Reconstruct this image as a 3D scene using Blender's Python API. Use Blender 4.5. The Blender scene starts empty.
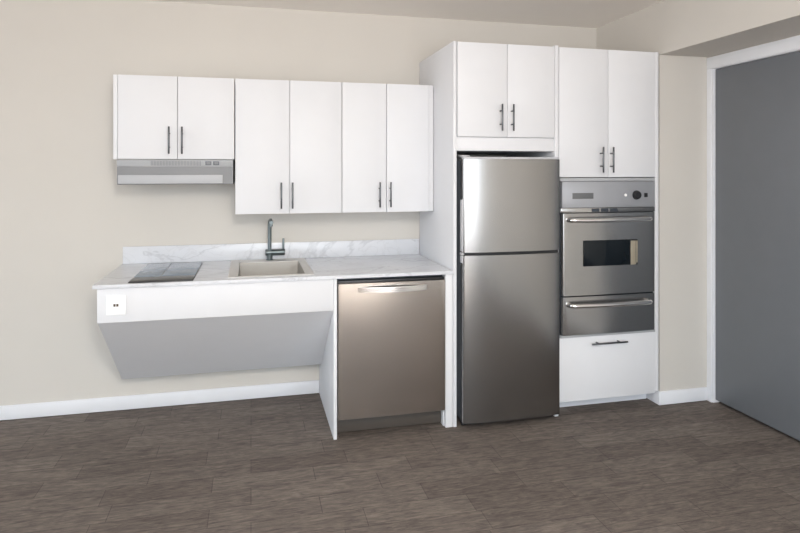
import bpy, bmesh, math, random
from mathutils import Vector, Matrix
random.seed(7)
S = bpy.context.scene
COL = S.collection

# ------------------------------------------------------------------ materials
def mat(name):
    m = bpy.data.materials.new(name); m.use_nodes = True
    nt = m.node_tree
    return m, nt, nt.nodes['Principled BSDF']
def ramp(nt, stops):
    r = nt.nodes.new('ShaderNodeValToRGB')
    e = r.color_ramp.elements
    while len(e) < len(stops): e.new(0.5)
    for el, (p, c) in zip(e, stops):
        el.position = p; el.color = (*c, 1)
    return r
def coords(nt, scale=(1, 1, 1), rot=(0, 0, 0), loc=(0, 0, 0)):
    t = nt.nodes.new('ShaderNodeTexCoord'); mp = nt.nodes.new('ShaderNodeMapping')
    nt.links.new(t.outputs['Object'], mp.inputs['Vector'])
    mp.inputs['Scale'].default_value = scale; mp.inputs['Rotation'].default_value = rot; mp.inputs['Location'].default_value = loc
    return mp
def noise(nt, mp, scale, detail=3, rough=.5, dist=0.):
    n = nt.nodes.new('ShaderNodeTexNoise')
    nt.links.new(mp.outputs['Vector'], n.inputs['Vector'])
    n.inputs['Scale'].default_value = scale; n.inputs['Detail'].default_value = detail
    n.inputs['Roughness'].default_value = rough; n.inputs['Distortion'].default_value = dist
    return n
def mixc(nt, fac, a, b, mode='MIX'):
    m = nt.nodes.new('ShaderNodeMix'); m.data_type = 'RGBA'; m.blend_type = mode
    for sock, v in ((m.inputs[0], fac), (m.inputs[6], a), (m.inputs[7], b)):
        if hasattr(v, 'is_output'): nt.links.new(v, sock)
        elif isinstance(v, (int, float)): sock.default_value = v
        else: sock.default_value = (*v, 1)
    return m.outputs[2]
def bump(nt, b, height, strength, dist=.002):
    n = nt.nodes.new('ShaderNodeBump'); n.inputs['Strength'].default_value = strength; n.inputs['Distance'].default_value = dist
    nt.links.new(height, n.inputs['Height']); nt.links.new(n.outputs['Normal'], b.inputs['Normal'])

def plain(name, c, rough=.5, metal=0., var=.03, scale=9, spec=.5):
    """a colour with a faint mottled variation"""
    m, nt, b = mat(name)
    mp = coords(nt); n = noise(nt, mp, scale, 4)
    lo = tuple(v*(1-var) for v in c); hi = tuple(min(1, v*(1+var)) for v in c)
    r = ramp(nt, [(.3, lo), (.7, hi)])
    nt.links.new(n.outputs['Fac'], r.inputs['Fac']); nt.links.new(r.outputs['Color'], b.inputs['Base Color'])
    b.inputs['Roughness'].default_value = rough; b.inputs['Metallic'].default_value = metal
    b.inputs['Specular IOR Level'].default_value = spec
    return m
def wall_paint(name, c):
    m, nt, b = mat(name)
    mp = coords(nt); n = noise(nt, mp, 2.2, 3); f = noise(nt, mp, 260, 2)
    r = ramp(nt, [(.3, tuple(v*.985 for v in c)), (.7, tuple(v*1.015 for v in c))])
    nt.links.new(n.outputs['Fac'], r.inputs['Fac']); nt.links.new(r.outputs['Color'], b.inputs['Base Color'])
    b.inputs['Roughness'].default_value = .75; b.inputs['Specular IOR Level'].default_value = .25
    bump(nt, b, f.outputs['Fac'], .08, .0006)
    return m
def steel(name, c, rough, grain=(1.2, 1.2, 260), gvar=.04, aniso=0., coat=0.):
    """brushed metal, the grain running along x"""
    m, nt, b = mat(name)
    mp = coords(nt, grain); n = noise(nt, mp, 3.0, 4, .6)
    r = ramp(nt, [(.3, tuple(v*(1-gvar) for v in c)), (.7, tuple(min(1, v*(1+gvar)) for v in c))])
    nt.links.new(n.outputs['Fac'], r.inputs['Fac']); nt.links.new(r.outputs['Color'], b.inputs['Base Color'])
    b.inputs['Metallic'].default_value = 1; b.inputs['Roughness'].default_value = rough
    bump(nt, b, n.outputs['Fac'], .05, .0003)
    return m

M = {}
M['white'] = plain('white_melamine', (.70, .707, .73), .5, var=.008, spec=.3)
M['white_edge'] = plain('white_edge_band', (.71, .717, .74), .5, var=.005, spec=.3)
M['white_trim'] = plain('white_trim_paint', (.74, .755, .79), .45, var=.01)
M['wall'] = wall_paint('beige_wall_paint', (.585, .56, .52))
M['ceiling'] = wall_paint('ceiling_paint', (.86, .83, .79))
M['door'] = plain('grey_door_paint', (.145, .155, .17), .45, var=.02)
M['black'] = plain('black_plastic', (.012, .013, .016), .35, var=.1)
M['dark'] = plain('dark_grey_enamel', (.035, .043, .055), .5, var=.1)
M['fridge_side'] = plain('grey_cabinet_enamel', (.12, .135, .155), .45, var=.05)
M['grip'] = plain('light_grey_plastic', (.5, .5, .52), .4, var=.03)
M['plate'] = plain('white_switch_plastic', (.97, .97, .97), .3, var=.004)
M['steel'] = steel('brushed_steel', (.35, .347, .343), .22)
M['steel_warm'] = steel('warm_brushed_steel', (.57, .525, .485), .19)
M['steel_oven'] = steel('oven_brushed_steel', (.42, .42, .42), .20)
M['steel_panel'] = plain('satin_control_panel', (.36, .37, .395), .42, metal=.35, var=.02)
M['chrome'] = steel('polished_steel', (.82, .81, .80), .22, gvar=.01)
M['handle'] = steel('satin_nickel', (.13, .135, .145), .40, gvar=.03)
M['faucet'] = steel('gunmetal', (.15, .175, .18), .42, gvar=.04)
M['hood'] = plain('hood_silver_enamel', (.37, .38, .395), .5, spec=.3, var=.02)
M['hood_dark'] = plain('hood_grey_enamel', (.24, .245, .255), .5, spec=.3, var=.02)
M['hood_light'] = plain('hood_glossy_sheet', (.435, .445, .465), .45, spec=.3, var=.02)
M['sink_rim'] = plain('sink_rim_satin', (.60, .585, .56), .4, metal=.25, var=.01)
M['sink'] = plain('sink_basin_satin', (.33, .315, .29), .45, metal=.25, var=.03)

def marble(name, scale=1., rough=.22, base=(.66, .675, .71)):
    m, nt, b = mat(name)
    mp = coords(nt, (1, 1.35, 1), (0, 0, .5))
    cl = noise(nt, mp, 3.2*scale, 5, .55, .6)
    rc = ramp(nt, [(.35, base), (.75, tuple(v*.91 for v in base))])
    nt.links.new(cl.outputs['Fac'], rc.inputs['Fac'])
    # thin veins: the ridge |noise - .5|
    def vein(sc, dist, w, off):
        mp2 = coords(nt, (1, 1.6, 1.2), (.2, .3, .65), off)
        n = noise(nt, mp2, sc*scale, 6, .55, dist)
        s = nt.nodes.new('ShaderNodeMath'); s.operation = 'SUBTRACT'; s.inputs[1].default_value = .5
        nt.links.new(n.outputs['Fac'], s.inputs[0])
        a = nt.nodes.new('ShaderNodeMath'); a.operation = 'ABSOLUTE'; nt.links.new(s.outputs[0], a.inputs[0])
        r = ramp(nt, [(0, (1, 1, 1)), (w, (0, 0, 0))]); nt.links.new(a.outputs[0], r.inputs['Fac'])
        return r.outputs['Color']
    def scaled(v, k):
        mm = nt.nodes.new('ShaderNodeMath'); mm.operation = 'MULTIPLY'; mm.inputs[1].default_value = k
        nt.links.new(v, mm.inputs[0]); return mm.outputs[0]
    c1 = mixc(nt, scaled(vein(1.5, .9, .016, (0, 0, 0)), .40), rc.outputs['Color'], (.36, .37, .40))
    c2 = mixc(nt, scaled(vein(3.6, 1.2, .018, (4, 2, 1)), .2), c1, (.42, .42, .44))
    nt.links.new(c2, b.inputs['Base Color'])
    b.inputs['Roughness'].default_value = rough
    return m
M['marble'] = marble('white_marble_laminate')

def plank_floor():
    m, nt, b = mat('grey_brown_plank_floor')
    mp = coords(nt)
    br = nt.nodes.new('ShaderNodeTexBrick')
    nt.links.new(mp.outputs['Vector'], br.inputs['Vector'])
    br.offset = .37; br.offset_frequency = 2; br.squash = 1.25; br.squash_frequency = 3
    br.inputs['Scale'].default_value = 1
    br.inputs['Brick Width'].default_value = .46; br.inputs['Row Height'].default_value = .128
    br.inputs['Mortar Size'].default_value = .0016; br.inputs['Mortar Smooth'].default_value = .3
    br.inputs['Bias'].default_value = 0
    br.inputs['Color1'].default_value = (.130, .111, .098, 1); br.inputs['Color2'].default_value = (.170, .148, .131, 1)
    br.inputs['Mortar'].default_value = (.085, .073, .065, 1)
    g1 = noise(nt, coords(nt, (2.6, 24, 1)), 3.4, 8, .72, 1.3)
    g2 = noise(nt, coords(nt, (3.0, 9, 1), loc=(3, 1, 0)), 2.4, 6, .65, 1.8)
    g3 = noise(nt, coords(nt, (9, 130, 1)), 2.0, 4, .7, .2)
    r1 = ramp(nt, [(.30, (.52, .52, .54)), (.70, (1.42, 1.40, 1.38))]); nt.links.new(g1.outputs['Fac'], r1.inputs['Fac'])
    r2 = ramp(nt, [(.3, (.74, .74, .76)), (.7, (1.22, 1.21, 1.2))]); nt.links.new(g2.outputs['Fac'], r2.inputs['Fac'])
    r3 = ramp(nt, [(.3, (.86, .86, .86)), (.7, (1.14, 1.14, 1.14))]); nt.links.new(g3.outputs['Fac'], r3.inputs['Fac'])
    c = mixc(nt, 1., br.outputs['Color'], r1.outputs['Color'], 'MULTIPLY')
    c = mixc(nt, 1., c, r2.outputs['Color'], 'MULTIPLY')
    c = mixc(nt, 1., c, r3.outputs['Color'], 'MULTIPLY')
    nt.links.new(c, b.inputs['Base Color'])
    b.inputs['Roughness'].default_value = .62; b.inputs['Specular IOR Level'].default_value = .12
    bump(nt, b, g1.outputs['Fac'], .12, .0015)
    return m
M['floor'] = plank_floor()

def glass_ceramic(name, c, rough=.08, spec=.5):
    m, nt, b = mat(name)
    n = noise(nt, coords(nt), 40, 2)
    r = ramp(nt, [(.3, c), (.7, tuple(v*1.15 for v in c))]); nt.links.new(n.outputs['Fac'], r.inputs['Fac'])
    nt.links.new(r.outputs['Color'], b.inputs['Base Color'])
    b.inputs['Roughness'].default_value = rough; b.inputs['Specular IOR Level'].default_value = spec
    return m
M['ceramic'] = glass_ceramic('grey_ceramic_glass', (.20, .25, .31), .06, .5)
M['ceramic_strip'] = glass_ceramic('ceramic_control_strip', (.06, .057, .052), .3)
M['oven_glass'] = glass_ceramic('black_oven_glass', (.006, .009, .012), .08, .25)
M['toe'] = plain('brown_toe_panel', (.072, .061, .052), .5)
M['socket'] = plain('brown_socket_plastic', (.09, .06, .04), .4)
M['display'] = plain('grey_display', (.13, .135, .14), .3, var=.03)
M['rack'] = plain('beige_oven_liner', (.30, .265, .20), .4, var=.1)

# ------------------------------------------------------------------ mesh helpers
def box(bm, x0, x1, y0, y1, z0, z1, bev=0., seg=2):
    r = bmesh.ops.create_cube(bm, size=1)
    vs = r['verts']
    for v in vs:
        v.co = Vector((x0+(v.co.x+.5)*(x1-x0), y0+(v.co.y+.5)*(y1-y0), z0+(v.co.z+.5)*(z1-z0)))
    if bev:
        es = list({e for v in vs for e in v.link_edges})
        bmesh.ops.bevel(bm, geom=es, offset=bev, segments=seg, affect='EDGES', profile=.5)
def prism(bm, pts, axis, a, b):
    """extrude a closed 2-D outline along an axis (0 x, 1 y, 2 z)"""
    def mk(p, t):
        c = [p[0], p[1]]; c.insert(axis, t); return bm.verts.new(c)
    A = [mk(p, a) for p in pts]; B = [mk(p, b) for p in pts]
    n = len(pts)
    fs = [bm.faces.new(A), bm.faces.new(B[::-1])]
    for i in range(n):
        fs.append(bm.faces.new((A[i], B[i], B[(i+1) % n], A[(i+1) % n])))
    bmesh.ops.recalc_face_normals(bm, faces=fs)
def tube(bm, pts, r, n=14, cap=True):
    """a round bar along a list of points; r a number or one per point"""
    pts = [Vector(p) for p in pts]
    rs = r if isinstance(r, (list, tuple)) else [r]*len(pts)
    rings = []; up = None
    for i, p in enumerate(pts):
        d = (pts[min(i+1, len(pts)-1)] - pts[max(i-1, 0)]).normalized()
        if up is None:
            up = Vector((0, 0, 1)) if abs(d.z) < .9 else Vector((1, 0, 0))
        s = d.cross(up).normalized(); up = s.cross(d).normalized()
        rings.append([bm.verts.new(p + (s*math.cos(t) + up*math.sin(t))*rs[i]) for t in (2*math.pi*k/n for k in range(n))])
    fs = []
    for a, b in zip(rings, rings[1:]):
        for k in range(n):
            fs.append(bm.faces.new((a[k], a[(k+1) % n], b[(k+1) % n], b[k])))
    if cap:
        fs.append(bm.faces.new(rings[0][::-1])); fs.append(bm.faces.new(rings[-1]))
    bmesh.ops.recalc_face_normals(bm, faces=fs)
def disc(bm, c, axis, r, h, n=28, bev=0.):
    a = Vector(c); d = Vector([1 if i == axis else 0 for i in range(3)])
    if bev: tube(bm, [a, a+d*(h*.8), a+d*h], [r, r, r-bev], n)
    else: tube(bm, [a, a+d*h], r, n)

def obj(name, bm, m, parent=None, smooth=True, angle=35, flat=False):
    me = bpy.data.meshes.new(name); bm.to_mesh(me); bm.free()
    o = bpy.data.objects.new(name, me); COL.objects.link(o)
    for mm in (m if isinstance(m, list) else [m]): me.materials.append(mm)
    if smooth:
        for p in me.polygons: p.use_smooth = not (flat and max(abs(c) for c in p.normal) > .9999)
        me.set_sharp_from_angle(angle=math.radians(angle))
    if parent:
        o.parent = parent
        base = parent
        off = Vector((0, 0, 0))
        while base: off += base.location; base = base.parent
        # geometry is written in room coordinates: bring it into the thing's own frame
        me.transform(Matrix.Translation(-off))
    return o
def obox(name, m, parent, *a, **k):
    bm = bmesh.new(); box(bm, *a, **k); return obj(name, bm, m, parent, flat=True)
def thing(name, label, cat, loc, group=None):
    o = bpy.data.objects.new(name, None); COL.objects.link(o)
    o.location = loc; o.empty_display_size = .1
    o['label'] = label; o['category'] = cat
    if group: o['group'] = group
    return o
def tag(o, label, cat, group=None):
    o['label'] = label; o['category'] = cat
    if group: o['group'] = group
    return o
def struct(name, bm, m):
    o = obj(name, bm, m, flat=True); o['kind'] = 'structure'; return o

# ------------------------------------------------------------------ room shell
XL, XR, YF, ZC = -5.6, 2.762, -6.6, 2.443     # left wall, right wall, wall behind the viewer, ceiling
XB, YS, ZB = 2.416, -.646, 2.125              # bulkhead side, face of the right return wall, bulkhead underside
bm = bmesh.new(); box(bm, XL-.15, 3.1, YF-.15, .15, -.1, 0); struct('floor', bm, M['floor'])
bm = bmesh.new(); box(bm, XL-.15, 3.1, YF-.15, .15, ZC, ZC+.1); struct('ceiling', bm, M['ceiling'])
bm = bmesh.new(); box(bm, XL-.15, 3.1, 0, .15, 0, ZC); struct('wall_back', bm, M['wall'])
bm = bmesh.new(); box(bm, XB, XR, YS, 0, 0, ZB); struct('wall_return', bm, M['wall'])
bm = bmesh.new(); box(bm, XB, XR, YF, 0, ZB, ZC); struct('ceiling_bulkhead', bm, M['wall'])
# right wall with the recess the door sits in
DY0, DY1, DZ = -.684, -1.80, 2.049
bm = bmesh.new()
box(bm, XR, 3.1, DY0, 0, 0, ZC); box(bm, XR, 3.1, YF, DY1, 0, ZC)
box(bm, XR, 3.1, DY1, DY0, DZ, ZC); box(bm, 2.87, 3.1, DY1, DY0, 0, DZ)
struct('wall_right', bm, M['wall'])

def wall_with_window(bm, axis, at, thick, lo, hi, openings):
    """wall slab along an axis with rectangular openings (a, b, z0, z1)"""
    def b(a0, a1, z0, z1):
        if a1-a0 < 1e-4 or z1-z0 < 1e-4: return
        if axis == 'x': box(bm, a0, a1, at-thick, at, z0, z1)
        else: box(bm, at-thick, at, a0, a1, z0, z1)
    cur = lo
    for a0, a1, z0, z1 in openings:
        b(cur, a0, 0, ZC); b(a0, a1, 0, z0); b(a0, a1, z1, ZC); cur = a1
    b(cur, hi, 0, ZC)
FW = [(-1.5, 2.6, .30, 2.30)]
LW = [(-4.2, -.55, .30, 2.3)]
bm = bmesh.new(); wall_with_window(bm, 'x', YF, .15, XL-.15, 3.1, FW); struct('wall_front', bm, M['wall'])
bm = bmesh.new(); wall_with_window(bm, 'y', XL, .15, YF, 0, LW); struct('wall_left', bm, M['wall'])
def window(name, axis, at, op, n):
    a0, a1, z0, z1 = op; bm = bmesh.new(); f = .055
    def b(p0, p1, q0, q1):
        if axis == 'x': box(bm, p0, p1, at-.11, at-.05, q0, q1, .004)
        else: box(bm, at-.11, at-.05, p0, p1, q0, q1, .004)
    b(a0, a1, z0, z0+f); b(a0, a1, z1-f, z1)
    for i in range(n+1):
        c = a0+(a1-a0)*i/n
        p = min(max(c-f/2, a0), a1-f); b(p, p+f, z0+f, z1-f)
    struct(name, bm, M['white_trim'])
window('window_1', 'x', YF, FW[0], 3)
window('window_2', 'y', XL, LW[0], 3)

# baseboards
def baseboard(name, runs):
    bm = bmesh.new()
    for r in runs: box(bm, *r, .004, .085, .003)
    struct(name, bm, M['white_trim'])
baseboard('baseboard_back', [(XL, .425, -.012, 0)])
baseboard('baseboard_return', [(XB-.004, 2.752, YS-.012, YS), (XB-.012, XB, YS-.012, -.54)])
baseboard('baseboard_left', [(XL, XL+.012, YF+.01, -.012)])
baseboard('baseboard_right', [(XR-.012, XR, YF+.01, -1.86)])

# door, casing
bm = bmesh.new()
box(bm, 2.752, XR, DY0, YS, 0, DZ, .002); box(bm, 2.752, XR, DY1-.055, DY1, 0, DZ, .002)
box(bm, 2.752, XR, DY1-.055, YS, DZ, 2.1195, .002)
box(bm, XR, 2.86, DY0-.003, DY0, 0, DZ); box(bm, XR, 2.86, DY1, DY1+.012, 0, DZ); box(bm, XR, 2.86, DY1+.012, DY0-.003, DZ-.004, DZ)
struct('trim_1', bm, M['white_trim'])
bm = bmesh.new(); box(bm, 2.777, 2.82, DY1+.015, DY0-.005, .019, DZ-.006, .0015)
struct('door_1', bm, M['door'])

# ------------------------------------------------------------------ shared kitchen pieces
def bar_handle(bm, c, length, axis, out=.032, r=.005, frac=.25):
    """bar pull standing off a front that faces -y; c = middle of the bar on the front's face"""
    x, y, z = c; h = length/2
    d = Vector((1, 0, 0)) if axis == 'x' else Vector((0, 0, 1))
    m_ = Vector((x, y-out, z))
    tube(bm, [m_-d*h, m_-d*(h-.0015), m_+d*(h-.0015), m_+d*h], [r*.8, r, r, r*.8])
    for s in (-1, 1):
        p = m_ + d*(s*(h - length*frac))
        tube(bm, [p, p+Vector((0, out, 0))], r*.8, 10)
def door(parent, x0, x1, z0, z1, yf, hx=None, hz=None, hlen=.15, th=.018):
    d = obox('door', M['white'], parent, x0, x1, yf, yf+th, z0, z1, bev=.0015)
    if hx is not None:
        bm = bmesh.new(); bar_handle(bm, (hx, yf, hz), hlen, 'z'); obj('handle', bm, M['handle'], d)
    return d

# ------------------------------------------------------------------ wall cabinets above the counter
G = 'white cabinets hung on the wall above the counter'
YU = -.312; ZT = 1.944
t = thing('wall_cabinet', 'short white wall cabinet directly above the range hood', 'cabinet', (-.41, -.15, 1.484), G)
obox('body', M['white'], t, -.707, -.092, YU+.0195, -.001, 1.486, ZT, bev=.001)
obox('side_panel', M['white_edge'], t, -.729, -.7085, YU+.006, -.001, 1.484, ZT, bev=.001)
door(t, -.7055, -.3985, 1.486, ZT, YU, -.439, 1.589)
door(t, -.3955, -.0925, 1.486, ZT, YU, -.371, 1.589)
t = thing('wall_cabinet', 'tall white wall cabinet above the faucet, right of the range hood', 'cabinet', (.218, -.15, 1.174), G)
obox('body', M['white'], t, -.087, .522, YU+.0195, -.001, 1.176, ZT, bev=.001)
door(t, -.0865, .2165, 1.174, ZT, YU, .1695, 1.279)
door(t, .2195, .5215, 1.174, ZT, YU, .233, 1.279)
t = thing('wall_cabinet', 'tall white wall cabinet above the dishwasher, next to the refrigerator panel', 'cabinet', (.81, -.15, 1.174), G)
obox('body', M['white'], t, .525, 1.060, YU+.0195, -.001, 1.176, ZT, bev=.001)
door(t, .5255, .7925, 1.174, ZT, YU, .748, 1.279)
door(t, .7955, 1.059, 1.174, ZT, YU, .814, 1.279)
obox('filler_strip', M['white_edge'], t, 1.0615, 1.0905, YU+.006, -.001, 1.176, ZT, bev=.001)

# ------------------------------------------------------------------ range hood
t = thing('range_hood', 'grey under-cabinet range hood on the wall above the cooktop', 'range hood', (-.404, -.15, 1.347))
obox('shell', M['hood'], t, -.708, -.100, -.300, -.001, 1.362, 1.4835, bev=.002)
obox('control_strip', M['hood'], t, -.709, -.099, -.318, -.3005, 1.443, 1.4835, bev=.003)
bm = bmesh.new()
prism(bm, [(-.3005, 1.4425), (-.3130, 1.4425), (-.3130, 1.349), (-.309, 1.346), (-.02, 1.346), (-.02, 1.3615), (-.3005, 1.3615)], 0, -.709, -.099)
obj('visor', bm, M['hood_dark'], t, flat=True)
obox('front_sheet', M['hood_light'], t, -.702, -.156, -.3185, -.3135, 1.350, 1.398, bev=.001)
bm = bmesh.new(); n = 34
for i in range(n):
    x = -.533 + .258*i/(n-1); box(bm, x-.0022, x+.0022, -.3192, -.3181, 1.450, 1.477)
obj('vent_grille', bm, M['hood_dark'], t)
for x in (-.2325, -.190):
    w = obox('switch', M['fridge_side'], t, x-.016, x+.016, -.3205, -.3182, 1.453, 1.474, bev=.001)
    obox('rocker', M['hood_dark'], w, x-.010, x+.010, -.323, -.3207, 1.457, 1.470, bev=.001)

# ------------------------------------------------------------------ accessible counter run
# worktop, with the cut-out for the sink
def ring_slab(bm, ox, oy, ix, iy, z0, z1):
    xs = [ox[0], ix[0], ix[1], ox[1]]; ys = [oy[0], iy[0], iy[1], oy[1]]
    top = [[bm.verts.new((x, y, z1)) for y in ys] for x in xs]
    bot = [[bm.verts.new((x, y, z0)) for y in ys] for x in xs]
    fs = []
    for i in range(3):
        for j in range(3):
            if i == 1 and j == 1: continue
            fs.append(bm.faces.new((top[i][j], top[i+1][j], top[i+1][j+1], top[i][j+1])))
            fs.append(bm.faces.new((bot[i][j], bot[i][j+1], bot[i+1][j+1], bot[i+1][j])))
    def side(a, b):
        fs.append(bm.faces.new((top[a[0]][a[1]], bot[a[0]][a[1]], bot[b[0]][b[1]], top[b[0]][b[1]])))
    for k in range(3):
        side((k, 0), (k+1, 0)); side((k+1, 3), (k, 3)); side((0, k+1), (0, k)); side((3, k), (3, k+1))
    side((2, 1), (1, 1)); side((1, 2), (2, 2)); side((1, 1), (1, 2)); side((2, 2), (2, 1))
    bmesh.ops.recalc_face_normals(bm, faces=fs)
ZK = .868
t = thing('countertop', 'long white marble-look worktop with grey veins and low backsplash', 'countertop', (.17, -.33, .850))
bm = bmesh.new(); ring_slab(bm, (-.745, 1.090), (-.662, -.001), (-.105, .315), (-.592, -.035), .850, ZK)
bmesh.ops.bevel(bm, geom=[e for e in bm.edges if all(abs(v.co.y+.662) < 1e-5 for v in e.verts) and abs(e.verts[0].co.z-e.verts[1].co.z) < 1e-5], offset=.003, segments=2, affect='EDGES')
obj('slab', bm, M['marble'], t, flat=True)
obox('backsplash', M['marble'], t, -.741, 1.0895, -.013, -.001, ZK+.0003, .970, bev=.0015)

t = thing('sink_base_cabinet', 'white wheelchair-accessible base cabinet with sloped underside below sink and cooktop', 'cabinet', (.434, -.33, 0))
sink_base = t
obox('apron', M['white'], t, -.727, .4245, -.648, -.628, .681, .8495, bev=.0015)
bm = bmesh.new()
prism(bm, [(-.6275, .682), (-.6275, .8), (-.610, .8), (-.610, .70), (-.094, .24), (-.0145, .24), (-.0145, .222), (-.110, .2205), (-.640, .6805), (-.6275, .6805)], 0, -.725, .4245)
obj('knee_panel', bm, M['white'], t, flat=True)
bm = bmesh.new()
prism(bm, [(-.609, .702), (-.609, .845), (-.0145, .845), (-.0145, .242), (-.095, .242)], 0, -.725, -.707)
obj('side_panel', bm, M['white'], t, flat=True)

t = thing('switch_plate', 'square white plate with a tiny dark socket on the left of the apron', 'switch plate', (-.640, -.649, .767))
obox('plate', M['plate'], t, -.684, -.596, -.656, -.6485, .720, .813, bev=.0025)
bm = bmesh.new()
for s in (-1, 1): box(bm, -.640+s*.0065-.0052, -.640+s*.0065+.0052, -.6575, -.6562, .761, .774, .001)
obj('socket', bm, M['socket'], t, flat=True)

# cooktop
t = thing('cooktop', 'small grey glass two-zone cooktop set in the left of the worktop', 'cooktop', (-.437, -.355, ZK))
obox('tray', M['black'], t, -.590, -.284, -.638, -.075, ZK+.0005, ZK+.0045, bev=.0012)
bm = bmesh.new()
box(bm, -.588, -.459, -.508, -.077, ZK+.0047, ZK+.0065, .0006); box(bm, -.455, -.286, -.508, -.077, ZK+.0047, ZK+.0065, .0006)
obj('glass_top', bm, M['ceramic'], t, flat=True)
obox('control_strip', M['ceramic_strip'], t, -.588, -.286, -.620, -.511, ZK+.0047, ZK+.0064, bev=.0006)

# sink
t = thing('sink', 'rectangular drop-in sink with pale rim in the marble worktop', 'sink', (.105, -.31, ZK))
ox, oy, ix, iy = (-.117, .328), (-.606, -.022), (-.066, .283), (-.575, -.125)
bm = bmesh.new(); ring_slab(bm, ox, oy, ix, iy, ZK+.0005, ZK+.0035)
obj('rim', bm, M['sink_rim'], t, flat=True)
bm = bmesh.new()
zb = ZK-.16
rows = []
for (dx, z) in ((0, ZK+.0004), (.002, ZK-.01), (.010, zb+.03), (.018, zb+.008), (.035, zb)):
    rows.append([bm.verts.new(p) for p in ((ix[0]+dx, iy[0]+dx, z), (ix[1]-dx, iy[0]+dx, z), (ix[1]-dx, iy[1]-dx, z), (ix[0]+dx, iy[1]-dx, z))])
fs = []
for a, b in zip(rows, rows[1:]):
    for k in range(4): fs.append(bm.faces.new((a[k], a[(k+1) % 4], b[(k+1) % 4], b[k])))
fs.append(bm.faces.new(rows[-1]))
bmesh.ops.recalc_face_normals(bm, faces=fs)
bmesh.ops.solidify(bm, geom=fs, thickness=-.0015)
obj('basin', bm, M['sink'], t)
bm = bmesh.new(); disc(bm, (.108, -.34, zb+.0005), 2, .045, .004, 28, .006); disc(bm, (.108, -.34, zb+.004), 2, .028, .004, 24, .004)
obj('drain', bm, M['chrome'], t)

# faucet
fx, fy = .112, -.066
t = thing('faucet', 'gunmetal single-lever faucet with upright neck behind the sink', 'faucet', (fx, fy, ZK+.004))
bm = bmesh.new()
z0 = ZK+.004
disc(bm, (fx, fy, z0), 2, .0205, .006, 24, .002)
tube(bm, [(fx, fy, z0+.006), (fx, fy, .936)], .0175, 24)
tube(bm, [(fx-.026, fy, .918), (fx-.024, fy, .918), (fx+.090, fy, .918), (fx+.093, fy, .918)], [.016, .0195, .0195, .016], 24)
obj('body', bm, M['faucet'], t)
bm = bmesh.new()
pts = [(fx, fy, .9365), (fx, fy, 1.092)]
for k in range(1, 7):
    a = math.pi/2*k/6; pts.append((fx+.004*(1-math.cos(a)), fy-.026*(1-math.cos(a)), 1.092+.026*math.sin(a)))
pts += [(fx+.004, fy-.09, 1.118), (fx+.004, fy-.165, 1.116)]
tube(bm, pts, .0115, 18)
obj('spout', bm, M['faucet'], t)
bm = bmesh.new(); disc(bm, (fx+.004, fy-.153, 1.093), 2, .009, .013, 18, .001); obj('aerator', bm, M['faucet'], t)
bm = bmesh.new(); tube(bm, [(fx+.083, fy, .938), (fx+.084, fy, 1.000), (fx+.0845, fy, 1.004)], [.0062, .007, .0055], 14); obj('lever', bm, M['faucet'], t)

# ------------------------------------------------------------------ dishwasher and the panels beside it
obox('support_panel', M['white'], sink_base, .4255, .4435, -.652, -.001, 0, .8495, bev=.0015)
t = thing('filler_panel', 'narrow white base filler between dishwasher and refrigerator panel', 'panel', (1.07, -.33, 0))
obox('stile', M['white'], t, 1.0495, 1.0905, -.648, -.02, 0, .8495, bev=.0015)
obox('toe_block', M['white_trim'], t, 1.0435, 1.049, -.625, -.57, 0, .096, bev=.001)

t = thing('dishwasher', 'brownish stainless dishwasher under the right end of the worktop', 'dishwasher', (.747, -.33, 0))
obox('tub', M['dark'], t, .4475, 1.0465, -.600, -.03, .101, .846)
bm = bmesh.new()
def bowed(bm, x0, x1, yb, yf, z0, z1, bow, rad, n=22, power=2):
    """slab facing -y whose face bows gently outward, rounded upright edges"""
    pts = [(x1, yb), (x0, yb)]
    for k in range(5):
        a = math.pi/2*k/4; pts.append((x0+rad-rad*math.cos(a), yf+bow+rad-rad*math.sin(a)))
    for k in range(1, n):
        u = k/n; pts.append((x0+rad+(x1-x0-2*rad)*u, yf+bow*abs(2*u-1)**power))
    for k in range(4, -1, -1):
        a = math.pi/2*k/4; pts.append((x1-rad+rad*math.cos(a), yf+bow+rad-rad*math.sin(a)))
    prism(bm, pts, 2, z0, z1)
bowed(bm, .4495, 1.0455, -.602, -.657, .101, .820, .003, .004)
d = obj('door', bm, M['steel_warm'], t)
bm = bmesh.new()
hx0, hx1 = .556, .938; N = 26
outer, inner = [], []
for k in range(N+1):
    u = k/N; x = hx0+(hx1-hx0)*u; s = math.sin(math.pi*u)**.9
    outer.append((x, -.6535-.036*s-.006)); inner.append((x, -.6535-.030*s))
prism(bm, outer+inner[::-1], 2, .773, .800)
bmesh.ops.bevel(bm, geom=[e for e in bm.edges if len(e.link_faces) == 2 and e.calc_face_angle() > 1.2], offset=.002, segments=2, affect='EDGES')
obj('handle', bm, M['chrome'], d)
obox('control_edge', M['black'], t, .4495, 1.0455, -.640, -.603, .8205, .833, bev=.001)
obox('toe_panel', M['toe'], t, .4495, 1.0425, -.588, -.575, .006, .0995, bev=.001)

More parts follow.
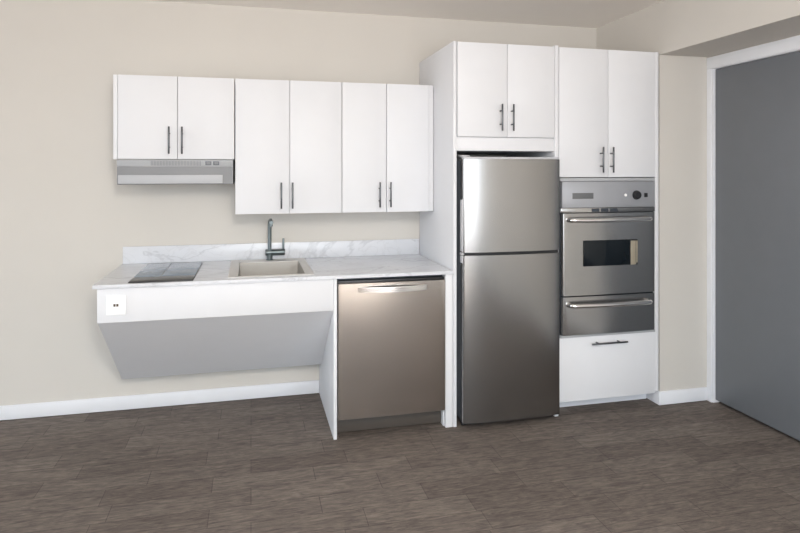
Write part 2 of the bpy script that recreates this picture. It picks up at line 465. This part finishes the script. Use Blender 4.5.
# ------------------------------------------------------------------ refrigerator enclosure
GT = 'tall white cabinets around the refrigerator and oven'
t = thing('refrigerator_cabinet', 'white two-door cabinet above the refrigerator, with full-height left side panel', 'cabinet', (1.103, -.33, 0), GT)
obox('side_panel', M['white'], t, 1.0935, 1.1125, -.652, -.001, 0, 2.141, bev=.0015)
obox('body', M['white'], t, 1.1145, 1.7105, -.634, -.002, 1.5335, 2.136, bev=.001)
door(t, 1.1165, 1.4135, 1.612, 2.138, -.655, 1.371, 1.7205)
door(t, 1.4165, 1.7085, 1.612, 2.138, -.655, 1.439, 1.7205)
obox('bottom_rail', M['white'], t, 1.1145, 1.7105, -.646, -.6345, 1.5335, 1.608, bev=.001)

# refrigerator
t = thing('refrigerator', 'stainless two-door top-freezer refrigerator', 'refrigerator', (1.42, -.36, 0))
obox('body', M['fridge_side'], t, 1.139, 1.702, -.655, -.05, .035, 1.480, bev=.004)
def fridge_door(name, z0, z1):
    bm = bmesh.new(); bowed(bm, 1.1335, 1.7185, -.657, -.716, z0, z1, .014, .010, 44, 3.2)
    # soft top and bottom edges
    return obj(name, bm, M['steel'], t, angle=40)
d = fridge_door('freezer_door', .972, 1.486)
obox('top_cap', M['grip'], d, 1.136, 1.714, -.700, -.660, 1.4865, 1.498, bev=.002)
obox('grip', M['grip'], d, 1.1275, 1.1332, -.698, -.664, .978, 1.262, bev=.001)
d2 = fridge_door('refrigerator_door', .036, .955)
obox('grip', M['grip'], d2, 1.1275, 1.1332, -.698, -.664, .915, .953, bev=.001)
obox('middle_gasket', M['black'], t, 1.140, 1.712, -.690, -.656, .9555, .9715)
bm = bmesh.new(); box(bm, 1.128, 1.172, -.70, -.63, 1.4985, 1.507, .003); disc(bm, (1.1375, -.685, 1.484), 2, .006, .012, 14)
obj('hinge_cover', bm, M['grip'], t)
bm = bmesh.new(); box(bm, 1.1275, 1.150, -.690, -.660, .9565, .9705, .002); obj('middle_hinge', bm, M['grip'], t)
obox('under_shade_strip', M['black'], t, 1.142, 1.700, -.650, -.635, .006, .0345)  # black strip added to stand in for shade under the doors
for x, y in ((1.165, -.60), (1.680, -.60), (1.165, -.12), (1.680, -.12)):
    bm = bmesh.new(); disc(bm, (x, y, 0), 2, .014, .0345, 16); obj('foot', bm, M['black'], t)

# ------------------------------------------------------------------ tall oven cabinet
t = thing('oven_cabinet', 'tall white cabinet housing the wall oven, right of the refrigerator', 'cabinet', (2.07, -.33, 0), GT)
obox('left_panel', M['white'], t, 1.7125, 1.7365, -.652, -.002, 0, 2.147, bev=.001)
obox('right_panel', M['white_edge'], t, 2.3795, 2.4045, -.652, -.002, .088, 2.139, bev=.001)
obox('upper_box', M['white'], t, 1.7375, 2.3785, -.634, -.002, 1.383, 2.135, bev=.001)
obox('lower_box', M['white'], t, 1.7375, 2.3785, -.634, -.002, .088, .452, bev=.001)
obox('toe_kick', M['white_trim'], t, 1.7375, 2.4025, -.545, -.530, .002, .087)
door(t, 1.7395, 2.0575, 1.384, 2.137, -.655, 2.006, 1.4855)
door(t, 2.0605, 2.3775, 1.384, 2.137, -.655, 2.073, 1.4855)
d = obox('drawer', M['white'], t, 1.7395, 2.3775, -.655, -.637, .080, .450, bev=.0015)
bm = bmesh.new(); bar_handle(bm, (2.050, -.655, .4125), .236, 'x', frac=.2); obj('handle', bm, M['handle'], d)

# wall oven (front plane a little proud of the cabinet)
t = thing('wall_oven', 'stainless built-in wall oven with dark window and lower broiler drawer', 'oven', (2.055, -.33, .46))
YO = -.674
obox('case', M['dark'], t, 1.7415, 2.3745, -.640, -.05, .462, 1.378)
obox('top_trim', M['hood'], t, 1.742, 2.372, -.662, -.6405, 1.3605, 1.3795, bev=.001)
d = obox('control_panel', M['steel_panel'], t, 1.748, 2.362, YO, -.6405, 1.207, 1.3585, bev=.002)
obox('display', M['display'], d, 1.812, 1.948, YO-.0015, YO-.0003, 1.258, 1.292, bev=.0005)
bm = bmesh.new(); disc(bm, (2.234, YO-.0003, 1.2775), 1, .027, -.004, 36, .001); disc(bm, (2.234, YO-.0045, 1.2775), 1, .023, -.016, 36, .003)
box(bm, 2.2325, 2.2355, YO-.0215, YO-.0206, 1.280, 1.298)
obj('knob', bm, M['black'], d)
bm = bmesh.new(); disc(bm, (2.161, YO-.0003, 1.2775), 1, .0085, -.003, 20, .002); obj('indicator', bm, M['plate'], d)
obox('rocker_switch', M['black'], d, 2.287, 2.310, YO-.003, YO-.0003, 1.264, 1.289, bev=.001)
bm = bmesh.new(); box(bm, 1.919, 1.923, YO-.0008, YO-.0003, 1.266, 1.29); box(bm, 1.985, 1.999, YO-.0008, YO-.0003, 1.270, 1.284)
# vent strip between the panel and the door
d = obox('vent_strip', M['steel_oven'], t, 1.742, 2.366, -.668, -.6405, 1.177, 1.2055, bev=.002)
bm.free()
for a, b in ((1.941, 1.990), (2.001, 2.049), (2.063, 2.114)):
    bm = bmesh.new(); box(bm, a, b, -.6692, -.6683, 1.181, 1.200); obj('vent', bm, M['dark'], d)
def bow_bar(bm, x0, x1, z, yb, out, r):
    pts = [(x0, yb, z)]
    for k in range(1, 6):
        a = math.pi/2*k/5; pts.append((x0+.022*(1-math.cos(a)), yb-out*.8*math.sin(a), z))
    n = 14
    for k in range(1, n):
        u = k/n; pts.append((x0+.022+(x1-x0-.044)*u, yb-out*.8-out*.2*math.sin(math.pi*u), z))
    for k in range(5, -1, -1):
        a = math.pi/2*k/5; pts.append((x1-.022*(1-math.cos(a)), yb-out*.8*math.sin(a), z))
    tube(bm, pts, r, 16)
# oven door
bm = bmesh.new(); bowed(bm, 1.752, 2.361, -.641, YO-.006, .698, 1.174, .006, .006)
d = obj('oven_door', bm, M['steel_oven'], t)
bm = bmesh.new(); bow_bar(bm, 1.788, 2.314, 1.137, YO+.004, .048, .0142); obj('handle', bm, M['chrome'], d)
w = obox('oven_window', M['oven_glass'], d, 1.880, 2.190, YO-.0078, YO-.0062, .866, 1.016, bev=.0006)
bm = bmesh.new(); box(bm, 2.1905, 2.238, YO-.0075, YO-.0062, .866, 1.016, .0006)
obj('oven_liner', bm, M['rack'], d, flat=True)
bm = bmesh.new(); box(bm, 2.226, 2.238, YO-.0082, YO-.0076, .866, .878); box(bm, 2.19, 2.238, YO-.0082, YO-.0076, 1.008, 1.016); box(bm, 2.224, 2.226, YO-.0082, YO-.0076, .880, 1.006)
obj('window_frame', bm, M['black'], d)
bm = bmesh.new(); bowed(bm, 1.750, 2.361, -.641, YO-.006, .470, .6905, .006, .006)
d = obj('broiler_drawer', bm, M['steel_oven'], t)
bm = bmesh.new(); bow_bar(bm, 1.788, 2.314, .646, YO+.004, .048, .0142); obj('handle', bm, M['chrome'], d)
obox('bottom_trim', M['hood'], t, 1.742, 2.372, -.664, -.6405, .4525, .4665, bev=.001)

# ------------------------------------------------------------------ daylight and an added fill light
W = bpy.data.worlds.new('daylight'); S.world = W; W.use_nodes = True
nt = W.node_tree; bg = nt.nodes['Background']
tc = nt.nodes.new('ShaderNodeTexCoord'); sx = nt.nodes.new('ShaderNodeSeparateXYZ')
nt.links.new(tc.outputs['Generated'], sx.inputs[0])
mr = nt.nodes.new('ShaderNodeMapRange'); mr.inputs[1].default_value = -1; mr.inputs[2].default_value = 1
nt.links.new(sx.outputs['Z'], mr.inputs[0])
r = ramp(nt, [(0, (.70, .70, .72)), (.47, (.75, .75, .77)), (.52, (.84, .93, 1.)), (.75, (.72, .86, 1.0))])
nt.links.new(mr.outputs[0], r.inputs['Fac']); nt.links.new(r.outputs['Color'], bg.inputs['Color'])
bg.inputs['Strength'].default_value = 7.6
def fill_light(x, y, power):  # fill point light added behind the camera, no fixture built
    l = bpy.data.lights.new('added_fill_light', 'POINT'); l.shadow_soft_size = .22; l.energy = power; l.color = (1, .95, .89)
    o = bpy.data.objects.new('added_fill_light', l); COL.objects.link(o); o.location = (x, y, 2.12)
fill_light(.2, -3.8, 145)
sun = bpy.data.lights.new('sun', 'SUN'); sun.energy = 34; sun.angle = math.radians(1.5); sun.color = (1, .94, .86)
so = bpy.data.objects.new('sun', sun); COL.objects.link(so)
so.rotation_euler = Vector((-.42, 1, -.8)).to_track_quat('-Z', 'Y').to_euler()
def portal(name, loc, rot, sx_, sy_):
    l = bpy.data.lights.new(name, 'AREA'); l.shape = 'RECTANGLE'; l.size = sx_; l.size_y = sy_
    l.cycles.is_portal = True
    o = bpy.data.objects.new(name, l); COL.objects.link(o); o.location = loc; o.rotation_euler = rot
a0, a1, z0, z1 = FW[0]
portal('front_window_portal', ((a0+a1)/2, YF-.14, (z0+z1)/2), (math.radians(90), 0, 0), a1-a0, z1-z0)
a0, a1, z0, z1 = LW[0]
portal('left_window_portal', (XL-.14, (a0+a1)/2, (z0+z1)/2), (math.radians(90), 0, math.radians(-90)), a1-a0, z1-z0)

# ------------------------------------------------------------------ camera: level, with lens shift
cam = bpy.data.cameras.new('camera'); co = bpy.data.objects.new('camera', cam); COL.objects.link(co)
cam.sensor_fit = 'HORIZONTAL'; cam.sensor_width = 36; cam.lens = 569.03/800*36
cam.shift_x = 20/800; cam.shift_y = -95.5/800
co.location = (0, -3.6364, 1.42); co.rotation_euler = (math.radians(90), 0, -.222935)
cam.clip_start = .05
S.camera = co
S.view_settings.view_transform = 'Standard'; S.view_settings.look = 'None'
S.view_settings.exposure = -0.05; S.view_settings.gamma = 1; S.view_settings.use_curve_mapping = False
S.cycles.diffuse_bounces = 8; S.cycles.max_bounces = 14
